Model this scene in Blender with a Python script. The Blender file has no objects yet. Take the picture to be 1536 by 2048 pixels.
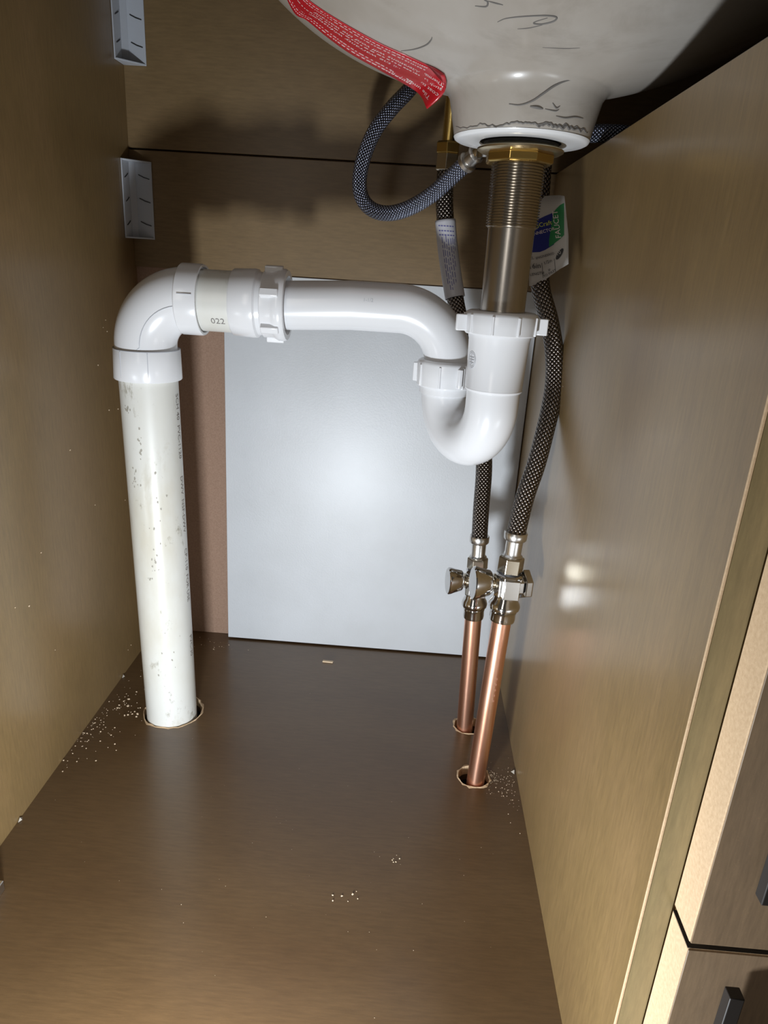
import bpy, bmesh, math, random
import numpy as np
from mathutils import Vector, Matrix

SC = bpy.context.scene
COL = SC.collection
MM = 0.001

# ---------------------------------------------------------------- camera
F_PX, YAW, PITCH, ROLL = 1403.03, 0.0300, -0.3457, 0.0624
CAM = np.array([303.4, -775.1, 460.3])
def _cammat():
    Rz = np.array([[math.cos(YAW), -math.sin(YAW), 0], [math.sin(YAW), math.cos(YAW), 0], [0, 0, 1]])
    a = math.pi/2 + PITCH
    Rx = np.array([[1, 0, 0], [0, math.cos(a), -math.sin(a)], [0, math.sin(a), math.cos(a)]])
    Rr = np.array([[math.cos(ROLL), -math.sin(ROLL), 0], [math.sin(ROLL), math.cos(ROLL), 0], [0, 0, 1]])
    return Rz @ Rx @ Rr
CM = _cammat()
cd = bpy.data.cameras.new('camera')
cam = bpy.data.objects.new('camera', cd); COL.objects.link(cam)
cd.sensor_fit = 'VERTICAL'; cd.sensor_height = 36.0; cd.lens = F_PX/2048*36.0
cd.clip_start = 0.01; cd.clip_end = 50
m4 = np.eye(4); m4[:3, :3] = CM; m4[:3, 3] = CAM*MM
cam.matrix_world = Matrix(m4.tolist())
SC.camera = cam

# ---------------------------------------------------------------- world, lamps, exposure
w = bpy.data.worlds.new('world'); SC.world = w; w.use_nodes = True
w.node_tree.nodes['Background'].inputs[0].default_value = (1.0, 0.86, 0.70, 1)
w.node_tree.nodes['Background'].inputs[1].default_value = 0.07
def area(name, loc, target, size, size_y, power, color, spread=180):
    l = bpy.data.lights.new(name, 'AREA'); l.shape = 'RECTANGLE'
    l.size = size*MM; l.size_y = size_y*MM; l.energy = power; l.color = color; l.spread = math.radians(spread)
    o = bpy.data.objects.new(name, l); COL.objects.link(o)
    o.location = Vector(loc)*MM
    o.rotation_euler = (Vector(target)-Vector(loc)).to_track_quat('-Z', 'Y').to_euler()
    return o
area('work_light', (200, -650, 60), (240, 0, 260), 42, 60, 3.5, (0.88, 0.94, 1.0), 180)
area('room_light', (-330, -2100, 980), (300, -200, 520), 340, 1240, 3.6, (1.0, 0.95, 0.88), 180)
SC.view_settings.view_transform = 'Standard'
SC.view_settings.look = 'None'
SC.view_settings.exposure = 0.0
SC.view_settings.gamma = 1.0
SC.view_settings.use_curve_mapping = False

# ---------------------------------------------------------------- materials
def new_mat(name, base=(0.8, 0.8, 0.8), rough=0.5, metal=0.0, coat=0.0, coat_rough=0.1, spec=0.5):
    m = bpy.data.materials.new(name); m.use_nodes = True
    b = m.node_tree.nodes['Principled BSDF']
    b.inputs['Base Color'].default_value = (*base, 1)
    b.inputs['Roughness'].default_value = rough
    b.inputs['Metallic'].default_value = metal
    b.inputs['Coat Weight'].default_value = coat
    b.inputs['Coat Roughness'].default_value = coat_rough
    b.inputs['Specular IOR Level'].default_value = spec
    return m
def nd(m, t, **k):
    n = m.node_tree.nodes.new(t)
    for a, v in k.items(): setattr(n, a, v)
    return n
def lk(m, a, b): m.node_tree.links.new(a, b)
def noise(m, scale, stretch=(1, 1, 1), detail=4, rough=0.6, dist=0.0):
    tc = nd(m, 'ShaderNodeTexCoord'); mp = nd(m, 'ShaderNodeMapping'); mp.inputs['Scale'].default_value = stretch
    n = nd(m, 'ShaderNodeTexNoise'); n.inputs['Scale'].default_value = scale; n.inputs['Detail'].default_value = detail
    n.inputs['Roughness'].default_value = rough; n.inputs['Distortion'].default_value = dist
    lk(m, tc.outputs['Object'], mp.inputs['Vector']); lk(m, mp.outputs['Vector'], n.inputs['Vector'])
    return n.outputs['Fac']
def ramp(m, fac, stops):
    r = nd(m, 'ShaderNodeValToRGB'); e = r.color_ramp.elements
    e[0].position, e[0].color = stops[0][0], (*stops[0][1], 1)
    e[1].position, e[1].color = stops[-1][0], (*stops[-1][1], 1)
    for p, c in stops[1:-1]:
        x = e.new(p); x.color = (*c, 1)
    lk(m, fac, r.inputs['Fac']); return r.outputs['Color']
def mix(m, fac, a, b, mode='MIX'):
    n = nd(m, 'ShaderNodeMix', data_type='RGBA', blend_type=mode)
    if isinstance(fac, float): n.inputs[0].default_value = fac
    else: lk(m, fac, n.inputs[0])
    for i, v in ((6, a), (7, b)):
        if isinstance(v, tuple): n.inputs[i].default_value = (*v, 1)
        else: lk(m, v, n.inputs[i])
    return n.outputs[2]
def bump(m, h, strength=0.3, dist=0.001):
    b = nd(m, 'ShaderNodeBump'); b.inputs['Strength'].default_value = strength; b.inputs['Distance'].default_value = dist
    lk(m, h, b.inputs['Height'])
    lk(m, b.outputs['Normal'], m.node_tree.nodes['Principled BSDF'].inputs['Normal'])
def setc(m, c): lk(m, c, m.node_tree.nodes['Principled BSDF'].inputs['Base Color'])

def wood(name, dark, mid, light, axis, rough=0.34, coat=0.35, coat_rough=0.2):
    """smooth printed maple finish: soft blotches plus fine grain along one axis"""
    m = new_mat(name, mid, rough, coat=coat, coat_rough=coat_rough)
    st = [1, 1, 1]; st[axis] = 0.12
    blotch = noise(m, 7, tuple(0.45 if i == axis else 1 for i in range(3)), 4, 0.55, 0.4)
    grain = noise(m, 420, tuple(st), 3, 0.7)
    fleck = noise(m, 900, (1, 1, 1), 2, 0.5)
    c = ramp(m, blotch, [(0.28, dark), (0.5, mid), (0.74, light)])
    g = ramp(m, grain, [(0.3, (0.80, 0.79, 0.77)), (0.7, (1.12, 1.10, 1.06))])
    c = mix(m, 0.8, c, g, 'MULTIPLY')
    fl = ramp(m, fleck, [(0.62, (1, 1, 1)), (0.78, (1.35, 1.3, 1.15))])
    setc(m, mix(m, 0.5, c, fl, 'MULTIPLY'))
    bump(m, grain, 0.06, 0.0004)
    return m
M = {}
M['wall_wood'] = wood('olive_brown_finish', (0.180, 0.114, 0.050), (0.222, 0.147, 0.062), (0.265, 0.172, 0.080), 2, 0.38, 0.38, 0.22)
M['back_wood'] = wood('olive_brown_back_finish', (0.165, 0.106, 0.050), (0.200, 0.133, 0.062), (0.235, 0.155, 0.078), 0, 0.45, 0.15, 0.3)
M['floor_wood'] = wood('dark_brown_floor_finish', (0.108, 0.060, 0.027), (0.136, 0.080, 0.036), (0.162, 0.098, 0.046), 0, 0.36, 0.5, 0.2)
M['band'] = wood('olive_edge_banding', (0.20, 0.155, 0.075), (0.26, 0.205, 0.105), (0.31, 0.25, 0.13), 2, 0.4, 0.2, 0.2)
M['front_wood'] = wood('brown_front_finish', (0.19, 0.125, 0.075), (0.24, 0.165, 0.10), (0.29, 0.20, 0.13), 2, 0.5, 0.1, 0.3)
m = new_mat('raw_mdf', (0.62, 0.44, 0.27), 0.85); setc(m, ramp(m, noise(m, 500, detail=5), [(0.3, (0.56, 0.39, 0.23)), (0.7, (0.70, 0.51, 0.32))])); bump(m, noise(m, 1200), 0.2, 0.0003); M['mdf'] = m
m = new_mat('hardboard', (0.33, 0.21, 0.15), 0.8); setc(m, ramp(m, noise(m, 700, detail=6), [(0.3, (0.28, 0.175, 0.12)), (0.7, (0.37, 0.24, 0.17))])); bump(m, noise(m, 900), 0.15, 0.0003); M['hardboard'] = m
m = new_mat('white_panel', (0.62, 0.64, 0.67), 0.44, coat=0.30, coat_rough=0.33, spec=0.4)
setc(m, ramp(m, noise(m, 9, detail=5), [(0.3, (0.56, 0.58, 0.60)), (0.7, (0.62, 0.645, 0.675))])); bump(m, noise(m, 520, detail=3), 0.28, 0.0006); M['panel'] = m
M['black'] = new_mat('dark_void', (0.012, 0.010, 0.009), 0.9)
m = new_mat('white_pvc', (0.76, 0.77, 0.79), 0.22, coat=0.3, coat_rough=0.12); bump(m, noise(m, 60, detail=2), 0.05, 0.0005); M['pvc'] = m
m = new_mat('aged_pvc', (0.7, 0.7, 0.62), 0.38, coat=0.3, coat_rough=0.15)
c1 = ramp(m, noise(m, 14, (1, 1, 0.45), 5), [(0.30, (0.60, 0.575, 0.49)), (0.5, (0.68, 0.68, 0.635)), (0.8, (0.73, 0.74, 0.72))])
spk = ramp(m, noise(m, 55, (1, 1, 0.5), 6, 0.75), [(0.60, (1, 1, 1)), (0.70, (0.50, 0.47, 0.40))])
sp2 = ramp(m, noise(m, 24, (1, 1, 0.35), 7, 0.7, 0.6), [(0.57, (1, 1, 1)), (0.72, (0.66, 0.61, 0.50))])
setc(m, mix(m, 0.8, mix(m, 0.9, c1, spk, 'MULTIPLY'), sp2, 'MULTIPLY')); M['old_pvc'] = m
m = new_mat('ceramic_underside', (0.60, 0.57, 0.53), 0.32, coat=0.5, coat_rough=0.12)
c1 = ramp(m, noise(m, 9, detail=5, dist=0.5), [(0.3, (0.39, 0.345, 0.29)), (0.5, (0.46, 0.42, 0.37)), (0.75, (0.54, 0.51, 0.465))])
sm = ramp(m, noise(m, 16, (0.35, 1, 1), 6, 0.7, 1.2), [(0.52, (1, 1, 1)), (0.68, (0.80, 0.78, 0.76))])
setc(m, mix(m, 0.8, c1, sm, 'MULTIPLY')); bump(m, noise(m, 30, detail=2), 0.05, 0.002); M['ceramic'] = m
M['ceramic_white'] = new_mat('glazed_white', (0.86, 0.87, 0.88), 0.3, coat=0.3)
m = new_mat('brushed_steel', (0.50, 0.47, 0.43), 0.26, 1.0); bump(m, noise(m, 500, (1, 1, 0.03), 3), 0.1, 0.0003); M['steel'] = m
M['thread'] = new_mat('steel_thread', (0.55, 0.51, 0.45), 0.20, 1.0)
M['chrome'] = new_mat('chrome', (0.62, 0.61, 0.60), 0.09, 1.0)
M['satin'] = new_mat('satin_metal', (0.72, 0.71, 0.69), 0.28, 1.0)
M['nickel'] = new_mat('nickel_nut', (0.62, 0.57, 0.47), 0.2, 1.0)
M['brass'] = new_mat('brass', (0.62, 0.43, 0.14), 0.26, 1.0)
M['brass_pale'] = new_mat('pale_brass', (0.66, 0.56, 0.38), 0.28, 1.0)
M['rubber'] = new_mat('black_rubber', (0.02, 0.02, 0.022), 0.6)
m = new_mat('copper', (0.83, 0.42, 0.27), 0.33, 1.0)
st = noise(m, 260, (1, 1, 0.012), 4, 0.7)
setc(m, ramp(m, st, [(0.3, (0.76, 0.36, 0.22)), (0.5, (0.90, 0.50, 0.35)), (0.72, (0.97, 0.64, 0.47))])); M['copper'] = m
M['bracket'] = new_mat('milky_plastic', (0.52, 0.55, 0.60), 0.35)
M['bracket'].node_tree.nodes['Principled BSDF'].inputs['Subsurface Weight'].default_value = 0.2
M['bracket'].node_tree.nodes['Principled BSDF'].inputs['Subsurface Radius'].default_value = (0.004, 0.004, 0.005)
M['staple'] = new_mat('dark_staple', (0.05, 0.05, 0.05), 0.4, 0.6)
M['red'] = new_mat('red_label_film', (0.52, 0.010, 0.020), 0.35, coat=0.4)
M['white_ink'] = new_mat('white_ink', (0.80, 0.72, 0.70), 0.5)
M['paper'] = new_mat('white_paper', (0.50, 0.48, 0.46), 0.55)
M['scrap'] = new_mat('torn_veneer', (0.42, 0.38, 0.32), 0.8)
M['paper_grey'] = new_mat('grey_film_tag', (0.50, 0.50, 0.54), 0.4)
M['green'] = new_mat('green_print', (0.015, 0.20, 0.06), 0.4)
M['blue'] = new_mat('blue_print', (0.012, 0.02, 0.20), 0.4)
M['yellow_ink'] = new_mat('yellow_ink', (0.65, 0.70, 0.08), 0.5)
M['ink'] = new_mat('black_ink', (0.03, 0.03, 0.035), 0.6)
M['blue_ink'] = new_mat('blue_grey_ink', (0.12, 0.12, 0.30), 0.6)
M['pencil'] = new_mat('pencil_line', (0.19, 0.18, 0.17), 0.6)
M['print'] = new_mat('faded_print', (0.20, 0.17, 0.15), 0.6)
M['scuff'] = new_mat('scuff', (0.36, 0.34, 0.29), 0.7)
M['seam'] = new_mat('mould_seam', (0.50, 0.52, 0.56), 0.4)
M['chip'] = new_mat('pale_sawdust', (0.74, 0.58, 0.40), 0.9)
M['gunmetal'] = new_mat('black_handle', (0.02, 0.016, 0.014), 0.5, 0.0)

def braid(name, dark, light, n, metal=0.9, rough=0.25):
    m = new_mat(name, light, rough, metal)
    tc = nd(m, 'ShaderNodeUVMap'); tc.uv_map = 'UVMap'
    sp = nd(m, 'ShaderNodeSeparateXYZ'); lk(m, tc.outputs['UV'], sp.inputs[0])
    def ma(op, a, b=None, c=None):
        x = nd(m, 'ShaderNodeMath', operation=op)
        for i, v in enumerate((a, b, c)):
            if v is None: continue
            if isinstance(v, (int, float)): x.inputs[i].default_value = v
            else: lk(m, v, x.inputs[i])
        return x.outputs[0]
    un = ma('MULTIPLY', sp.outputs[0], n); vn = ma('MULTIPLY', sp.outputs[1], n*1.05)
    a = ma('ADD', un, vn); b = ma('SUBTRACT', un, vn)
    fa = ma('FRACT', a); fb = ma('FRACT', b)
    par = ma('PINGPONG', ma('ADD', ma('FLOOR', a), ma('FLOOR', b)), 1.0)
    pa = ma('SUBTRACT', 1.0, ma('POWER', ma('ABSOLUTE', ma('SUBTRACT', ma('MULTIPLY', fa, 2.0), 1.0)), 2.0))
    pb = ma('SUBTRACT', 1.0, ma('POWER', ma('ABSOLUTE', ma('SUBTRACT', ma('MULTIPLY', fb, 2.0), 1.0)), 2.0))
    # parity picks which strand family is on top; the other one gives the hump along it
    ha = ma('MULTIPLY', ma('POWER', pa, 0.45), ma('ADD', 0.35, ma('MULTIPLY', pb, 0.65)))
    hb = ma('MULTIPLY', ma('POWER', pb, 0.45), ma('ADD', 0.35, ma('MULTIPLY', pa, 0.65)))
    h = ma('ADD', ma('MULTIPLY', ha, par), ma('MULTIPLY', hb, ma('SUBTRACT', 1.0, par)))
    setc(m, ramp(m, h, [(0.25, dark), (0.85, light)]))
    bump(m, h, 1.0, 0.0011)
    return m
M['braid_dark'] = braid('dark_steel_braid', (0.02, 0.016, 0.014), (0.27, 0.235, 0.21), 12, 0.97, 0.22)
M['braid_blue'] = braid('blue_grey_braid', (0.06, 0.065, 0.11), (0.36, 0.39, 0.50), 13, 0.9, 0.2)

# ---------------------------------------------------------------- helpers
def hit(px, py, ax, val):
    """point (mm) where the sight line through a photo pixel meets the plane axis = val"""
    d = CM @ np.array([(px-768)/F_PX, -(py-1024)/F_PX, -1.0])
    t = (val-CAM[ax])/d[ax]
    return Vector((CAM+t*d).tolist())
def at(px, py, y): return hit(px, py, 1, y)

class MB:
    def __init__(s): s.v = []; s.f = []; s.uv = {}
    def add(s, vs, fs, uvs=None):
        o = len(s.v); s.v += [Vector(v) for v in vs]
        for i, f in enumerate(fs):
            if uvs: s.uv[len(s.f)] = uvs[i]
            s.f.append([o+k for k in f])
        return s
    def box(s, a, b):
        x0, y0, z0 = a; x1, y1, z1 = b
        return s.add([(x0,y0,z0),(x1,y0,z0),(x1,y1,z0),(x0,y1,z0),(x0,y0,z1),(x1,y0,z1),(x1,y1,z1),(x0,y1,z1)],
              [(0,3,2,1),(4,5,6,7),(0,1,5,4),(1,2,6,5),(2,3,7,6),(3,0,4,7)])
    def tube(s, pts, radii, n=32, cap=True, sq=(1, 1)):
        pts = [Vector(p) for p in pts]
        if not hasattr(radii, '__len__'): radii = [radii]*len(pts)
        N = len(pts); T = []
        for i in range(N):
            a = pts[max(i-1, 0)]; b = pts[min(i+1, N-1)]
            t = b-a
            if t.length < 1e-6: t = T[-1] if T else Vector((0, 0, 1))
            T.append(t.normalized())
        r0 = Vector((1, 0, 0)) if abs(T[0].x) < 0.9 else Vector((0, 1, 0))
        u = (r0-T[0]*r0.dot(T[0])).normalized()
        vs = []; uvv = []; L = 0; rm = max(radii)
        for i in range(N):
            u = (u-T[i]*u.dot(T[i])).normalized(); w_ = T[i].cross(u)
            if i: L += (pts[i]-pts[i-1]).length
            uvv.append(L/(2*math.pi*rm))
            for k in range(n):
                a = 2*math.pi*k/n
                vs.append(pts[i]+(u*math.cos(a)*sq[0]+w_*math.sin(a)*sq[1])*radii[i])
        fs = []; us = []
        for i in range(N-1):
            for k in range(n):
                k2 = (k+1) % n
                fs.append((i*n+k, i*n+k2, (i+1)*n+k2, (i+1)*n+k))
                us.append([(k/n, uvv[i]), ((k+1)/n, uvv[i]), ((k+1)/n, uvv[i+1]), (k/n, uvv[i+1])])
        if cap:
            fs.append(tuple(reversed(range(n)))); us.append([(0, 0)]*n)
            fs.append(tuple((N-1)*n+k for k in range(n))); us.append([(0, 0)]*n)
        return s.add(vs, fs, us)
    def lathe(s, A, d, prof, n=40, cap=True, sq=(1, 1), ref=None):
        """profile (s, r) turned about the axis through A along d"""
        A = Vector(A); d = Vector(d).normalized()
        r0 = Vector(ref) if ref else (Vector((1, 0, 0)) if abs(d.x) < 0.9 else Vector((0, 1, 0)))
        u = (r0-d*r0.dot(d)).normalized(); w_ = d.cross(u)
        vs = []; fs = []; N = len(prof)
        for (h, r) in prof:
            for k in range(n):
                a = 2*math.pi*k/n
                vs.append(A+d*h+(u*math.cos(a)*sq[0]+w_*math.sin(a)*sq[1])*r)
        for i in range(N-1):
            for k in range(n):
                k2 = (k+1) % n
                fs.append((i*n+k, i*n+k2, (i+1)*n+k2, (i+1)*n+k))
        if cap:
            fs.append(tuple(reversed(range(n)))); fs.append(tuple((N-1)*n+k for k in range(n)))
        return s.add(vs, fs)
    def prism(s, poly, d):
        """polygon (3-D points) extruded by vector d"""
        n = len(poly); P = [Vector(p) for p in poly]; d = Vector(d)
        return s.add(P+[p+d for p in P], [tuple(reversed(range(n))), tuple(range(n, 2*n))]+[(i, (i+1) % n, n+(i+1) % n, n+i) for i in range(n)])
    def build(s, name, mat, parent=None, bevel=0, smooth=True, angle=38, solid=0, segs=2):
        off = Vector(parent['_loc']) if parent is not None else Vector((0, 0, 0))
        me = bpy.data.meshes.new(name)
        me.from_pydata([tuple((v-off)*MM) for v in s.v], [], s.f)
        if s.uv:
            ul = me.uv_layers.new(name='UVMap')
            for p in me.polygons:
                if p.index in s.uv:
                    for li, c in zip(p.loop_indices, s.uv[p.index]): ul.data[li].uv = c
        me.materials.append(mat)
        bm = bmesh.new(); bm.from_mesh(me)
        bmesh.ops.recalc_face_normals(bm, faces=bm.faces)
        bm.to_mesh(me); bm.free()
        if smooth:
            me.polygons.foreach_set('use_smooth', [True]*len(me.polygons))
            me.set_sharp_from_angle(angle=math.radians(angle))
        o = bpy.data.objects.new(name, me); COL.objects.link(o)
        o['_loc'] = tuple(off)
        if parent is not None: o.parent = parent
        if bevel:
            b = o.modifiers.new('bevel', 'BEVEL'); b.width = bevel*MM; b.segments = segs; b.limit_method = 'ANGLE'
            b.angle_limit = math.radians(40)
        if solid:
            b = o.modifiers.new('solid', 'SOLIDIFY'); b.thickness = solid*MM; b.offset = 0
        return o
def child_fix(o, parent):
    return o
def thing(name, label, cat, loc, group=None):
    o = bpy.data.objects.new(name, None); COL.objects.link(o)
    o.empty_display_size = 0.01
    o.location = Vector(loc)*MM; o['_loc'] = tuple(loc)
    o['label'] = label; o['category'] = cat
    if group: o['group'] = group
    return o
def tag(o, label, cat, group=None, kind=None):
    o['label'] = label; o['category'] = cat
    if group: o['group'] = group
    if kind: o['kind'] = kind
    return o
def struct(o, label=None):
    o['kind'] = 'structure'
    if label: o['label'] = label
    return o
def sub(mb, name, mat, part, top, **k):
    """sub-part: parented to a part whose own origin is the thing's origin"""
    o = mb.build(name, mat, top, **k); o.parent = part; return o
def crom(pts, n=12):
    P = [Vector(p) for p in pts]; P = [P[0]*2-P[1]]+P+[P[-1]*2-P[-2]]; out = []
    for i in range(1, len(P)-2):
        for k in range(n):
            t = k/n
            a, b, c, d = P[i-1], P[i], P[i+1], P[i+2]
            out.append(0.5*((2*b)+(c-a)*t+(2*a-5*b+4*c-d)*t*t+(3*b-3*c+d-a)*t**3))
    out.append(P[-2]); return out
def arc(c, r, a0, a1, ex, ez, n=14):
    c = Vector(c); ex = Vector(ex); ez = Vector(ez)
    return [c+ex*r*math.cos(a0+(a1-a0)*i/n)+ez*r*math.sin(a0+(a1-a0)*i/n) for i in range(n+1)]
def text2d(s, size, res=2):
    """triangulated glyph outlines of a string, lying in the xy plane (mm)"""
    cu = bpy.data.curves.new('t', 'FONT'); cu.body = s; cu.size = size; cu.resolution_u = res
    cu.align_x = 'LEFT'
    ob = bpy.data.objects.new('t', cu); COL.objects.link(ob)
    dg = bpy.context.evaluated_depsgraph_get(); me = ob.evaluated_get(dg).to_mesh()
    vs = [(v.co.x, v.co.y) for v in me.vertices]; fs = [tuple(p.vertices) for p in me.polygons]
    ob.evaluated_get(dg).to_mesh_clear(); bpy.data.objects.remove(ob); bpy.data.curves.remove(cu)
    return vs, fs
def put_text(mb, s, size, mapper, x0=0, y0=0, bold=0):
    vs, fs = text2d(s, size)
    mb.add([mapper(x0+a, y0+b) for a, b in vs], fs)
    return max(a for a, b in vs) if vs else 0
rnd = random.Random(7)

# ---------------------------------------------------------------- cabinet shell (structure)
W, HP, YF, HT = 430.0, 549.6, -520.0, 720.0
# drain pipe, copper pipe axes (base on the cabinet floor)
DP0 = Vector((76.0, -164.5, 0)); DP1 = Vector((70.5, -164.5, 350))
FC0 = at(951, 1570, -231); FC0 = Vector((hit(952, 1568, 2, 0).x, -229, 0)); FC1 = at(1029, 1085, -217)
RC0 = Vector((hit(930, 1462, 2, 0).x, -149, 0)); RC1 = at(958, 1088, -147)
HOLES = [((76.5, -161), 30.0, 40), ((FC0.x-1.5, -224.5), 15.5, 30), ((RC0.x+3.5, -146), 15.0, 28)]
def hole_loop(c, r, n, amp=0.035, seed=1):
    rr = random.Random(seed)
    return [(c[0]+math.cos(2*math.pi*i/n)*r*(1+rr.uniform(-amp, amp)), c[1]+math.sin(2*math.pi*i/n)*r*(1+rr.uniform(-amp, amp))) for i in range(n)]
loops = [hole_loop(c, r, n, seed=i+3) for i, (c, r, n) in enumerate(HOLES)]
bm = bmesh.new()
def ring(pts, z):
    vs = [bm.verts.new((x*MM, y*MM, z*MM)) for x, y in pts]
    return [bm.edges.new((vs[i], vs[(i+1) % len(vs)])) for i in range(len(vs))]
outer = [(-16, 14), (-16, YF), (W+18, YF), (W+18, 14)]
es = ring(outer, 0)
for l in loops: es += ring(l, 0)
bmesh.ops.triangle_fill(bm, use_beauty=True, edges=es)
r_ = bmesh.ops.extrude_face_region(bm, geom=list(bm.faces))
bmesh.ops.translate(bm, verts=[g for g in r_['geom'] if isinstance(g, bmesh.types.BMVert)], vec=(0, 0, -16*MM))
bmesh.ops.recalc_face_normals(bm, faces=bm.faces)
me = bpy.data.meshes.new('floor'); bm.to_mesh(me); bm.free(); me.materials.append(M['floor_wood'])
floor = bpy.data.objects.new('floor', me); COL.objects.link(floor); struct(floor); floor['_loc'] = (0, 0, 0)
# torn raw rim of each cut hole
for i, (l, (c, r, n)) in enumerate(zip(loops, HOLES)):
    mb = MB(); rr = random.Random(20+i); nn = len(l)
    wd = [rr.uniform(0.1, 0.9) if rr.random() < 0.8 else rr.uniform(1.2, 2.4) for _ in l]
    vs = []; fs = []
    for k, (x, y) in enumerate(l):
        dx, dy = (x-c[0])/r, (y-c[1])/r
        vs += [(x-dx*0.5, y-dy*0.5, -9), (x-dx*0.5, y-dy*0.5, 0.35+rr.uniform(0, 0.7)), (x+dx*wd[k], y+dy*wd[k], 0.12)]
    for k in range(nn):
        a = 3*k; b = 3*((k+1) % nn)
        fs += [(a, b, b+1, a+1), (a+1, b+1, b+2, a+2)]
    mb.add(vs, fs)
    mb.build('cut_edge', M['mdf'], floor, smooth=False)
struct(MB().box((-16, YF, -60), (W+18, 14, -58)).build('trim_1', M['black']), 'added black sheet below the cabinet floor, keeping light out of the holes')  # black sheet added so no world light leaks up through the floor holes
struct(MB().box((-16, YF, -60), (W+18, YF+16, -16.2)).build('trim_2', M['floor_wood']))
struct(MB().box((-16, YF, 0), (0, 14, HT)).build('wall_left', M['wall_wood']))
struct(MB().box((W, YF+1.2, 0), (W+18, 0, HP)).build('wall_right', M['wall_wood'], bevel=0.4))
b_ = MB().box((W, YF, 0), (W+13.4, YF+1.1, HP)).build('trim_3', M['band'], bevel=0.4); struct(b_, 'olive wood-grain edge banding on the right partition')
struct(MB().box((W-0.2, YF-0.2, 0), (W+0.5, YF+1.3, HP)).build('trim_4', M['mdf']), 'thin pale corner of the edge banding')
# back: upper board, lower rail, hardboard behind, seam between
struct(MB().box((0, 0, HP+1.2), (900, 10, HT)).build('wall_back', M['back_wood'], bevel=0.3))
struct(MB().box((0, 0, 437.5), (900, 10, HP-0.6)).build('trim_5', M['back_wood'], bevel=0.3), 'lower back rail below the dark seam')
struct(MB().box((0, 11, 0), (900, 13.5, HT)).build('trim_6', M['hardboard']), 'pinkish brown hardboard back')
struct(MB().box((0, 3.5, 0.3), (W, 10.9, 437.4)).build('trim_7', M['hardboard']), 'raw hardboard strip beside the white panel')
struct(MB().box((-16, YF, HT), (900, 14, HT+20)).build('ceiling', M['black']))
struct(MB().box((900, YF, -16), (910, 14, HT)).build('trim_8', M['black']))
struct(MB().box((W+18.1, YF, -16), (900, 0, 0)).build('trim_9', M['black']))
# white access panel leaning in the opening
pb, pt = -8.0, -0.4
pp = [(94.5, pb, 2.2), (429.2, pb, 2.2), (429.2, pt, 436.5), (94.5, pt, 436.5)]
wp = MB().prism(pp, (0, 3.2, 0)).build('access_panel', M['panel'], bevel=0.4)
tag(wp, 'white painted access panel covering the back of the cabinet behind the trap', 'panel')

# ---------------------------------------------------------------- neighbouring fronts on the right
def front(name, z0, z1, hz0, hz1, lab):
    t = thing(name, lab, 'cabinet front', (443.2, -540, z0))
    MB().box((443.2, -540, z0), (900, -520.6, z1)).build('front_core', M['mdf'], t, bevel=0.5)
    MB().box((443.5, -540.9, z0+0.3), (900, -540.05, z1-0.3)).build('front_face', M['front_wood'], t, bevel=0.3)
    h = MB().box((hx0, -551.5, hz0), (hx0+6.5, -545.5, hz1)).build('handle', M['gunmetal'], t, bevel=0.5)
    for zz in (hz0+60, hz1-60):
        sub(MB().box((hx0+0.8, -545.8, zz-4), (hx0+5.7, -540.6, zz+4)), 'handle_post', M['gunmetal'], h, t, bevel=0.4)
    return t
hx0 = at(1518, 1804, -551).x+1
front('upper_front', 184.0, 640, at(1524, 1810, -551).z, 420, 'upper brown slab front with pale raw edge, right of the olive banding')
hx0 = at(1460, 1995, -551).x
front('lower_front', -40, 180.4, -20, at(1463, 1996, -551).z, 'lower brown slab front with dark bar handle, below the upper front')
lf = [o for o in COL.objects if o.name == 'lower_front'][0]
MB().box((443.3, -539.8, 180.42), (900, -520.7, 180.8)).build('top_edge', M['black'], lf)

# ---------------------------------------------------------------- corner brackets
def bracket(z0, z1, lab, rows):
    L, t_ = 23.0, 1.6
    t = thing('corner_bracket', lab, 'bracket', (0, 0, z0), 'white corner brackets on the back left edge')
    b = MB()
    b.box((0.2, -L, z0), (t_, -0.2, z1)); b.box((t_, -t_, z0), (L, -0.2, z1))
    b.prism([(t_, -t_, z0), (L-0.5, -t_, z0), (t_, -L+0.5, z0)], (0, 0, t_))
    b.prism([(t_, -t_, z1-t_), (L-0.5, -t_, z1-t_), (t_, -L+0.5, z1-t_)], (0, 0, t_))
    b.prism([(t_, -t_, z0), (t_+5, -t_, z0), (t_, -t_-5, z0)], (0, 0, z1-z0))
    b.build('bracket_body', M['bracket'], t, bevel=0.35)
    for r in rows:
        zz = z0+(z1-z0)*r
        MB().tube([(9.5, -t_-0.5, zz+2.2), (15, -t_-0.6, zz-0.2), (20.5, -t_-0.4, zz-1.6)], 0.4, 8).build('staple', M['staple'], t)
        MB().tube([(t_+0.5, -10.5, zz+2.2), (t_+0.5, -14, zz), (t_+0.3, -18.5, zz-2.2)], 0.4, 8).build('staple', M['staple'], t)
bracket(465, 538.5, 'white plastic corner bracket below the back wall seam, lower of the two', (0.2, 0.5, 0.8))
bracket(622.5, 698, 'white plastic corner bracket at the top left corner, cut by the picture edge', (0.22, 0.52, 0.85))

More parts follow.
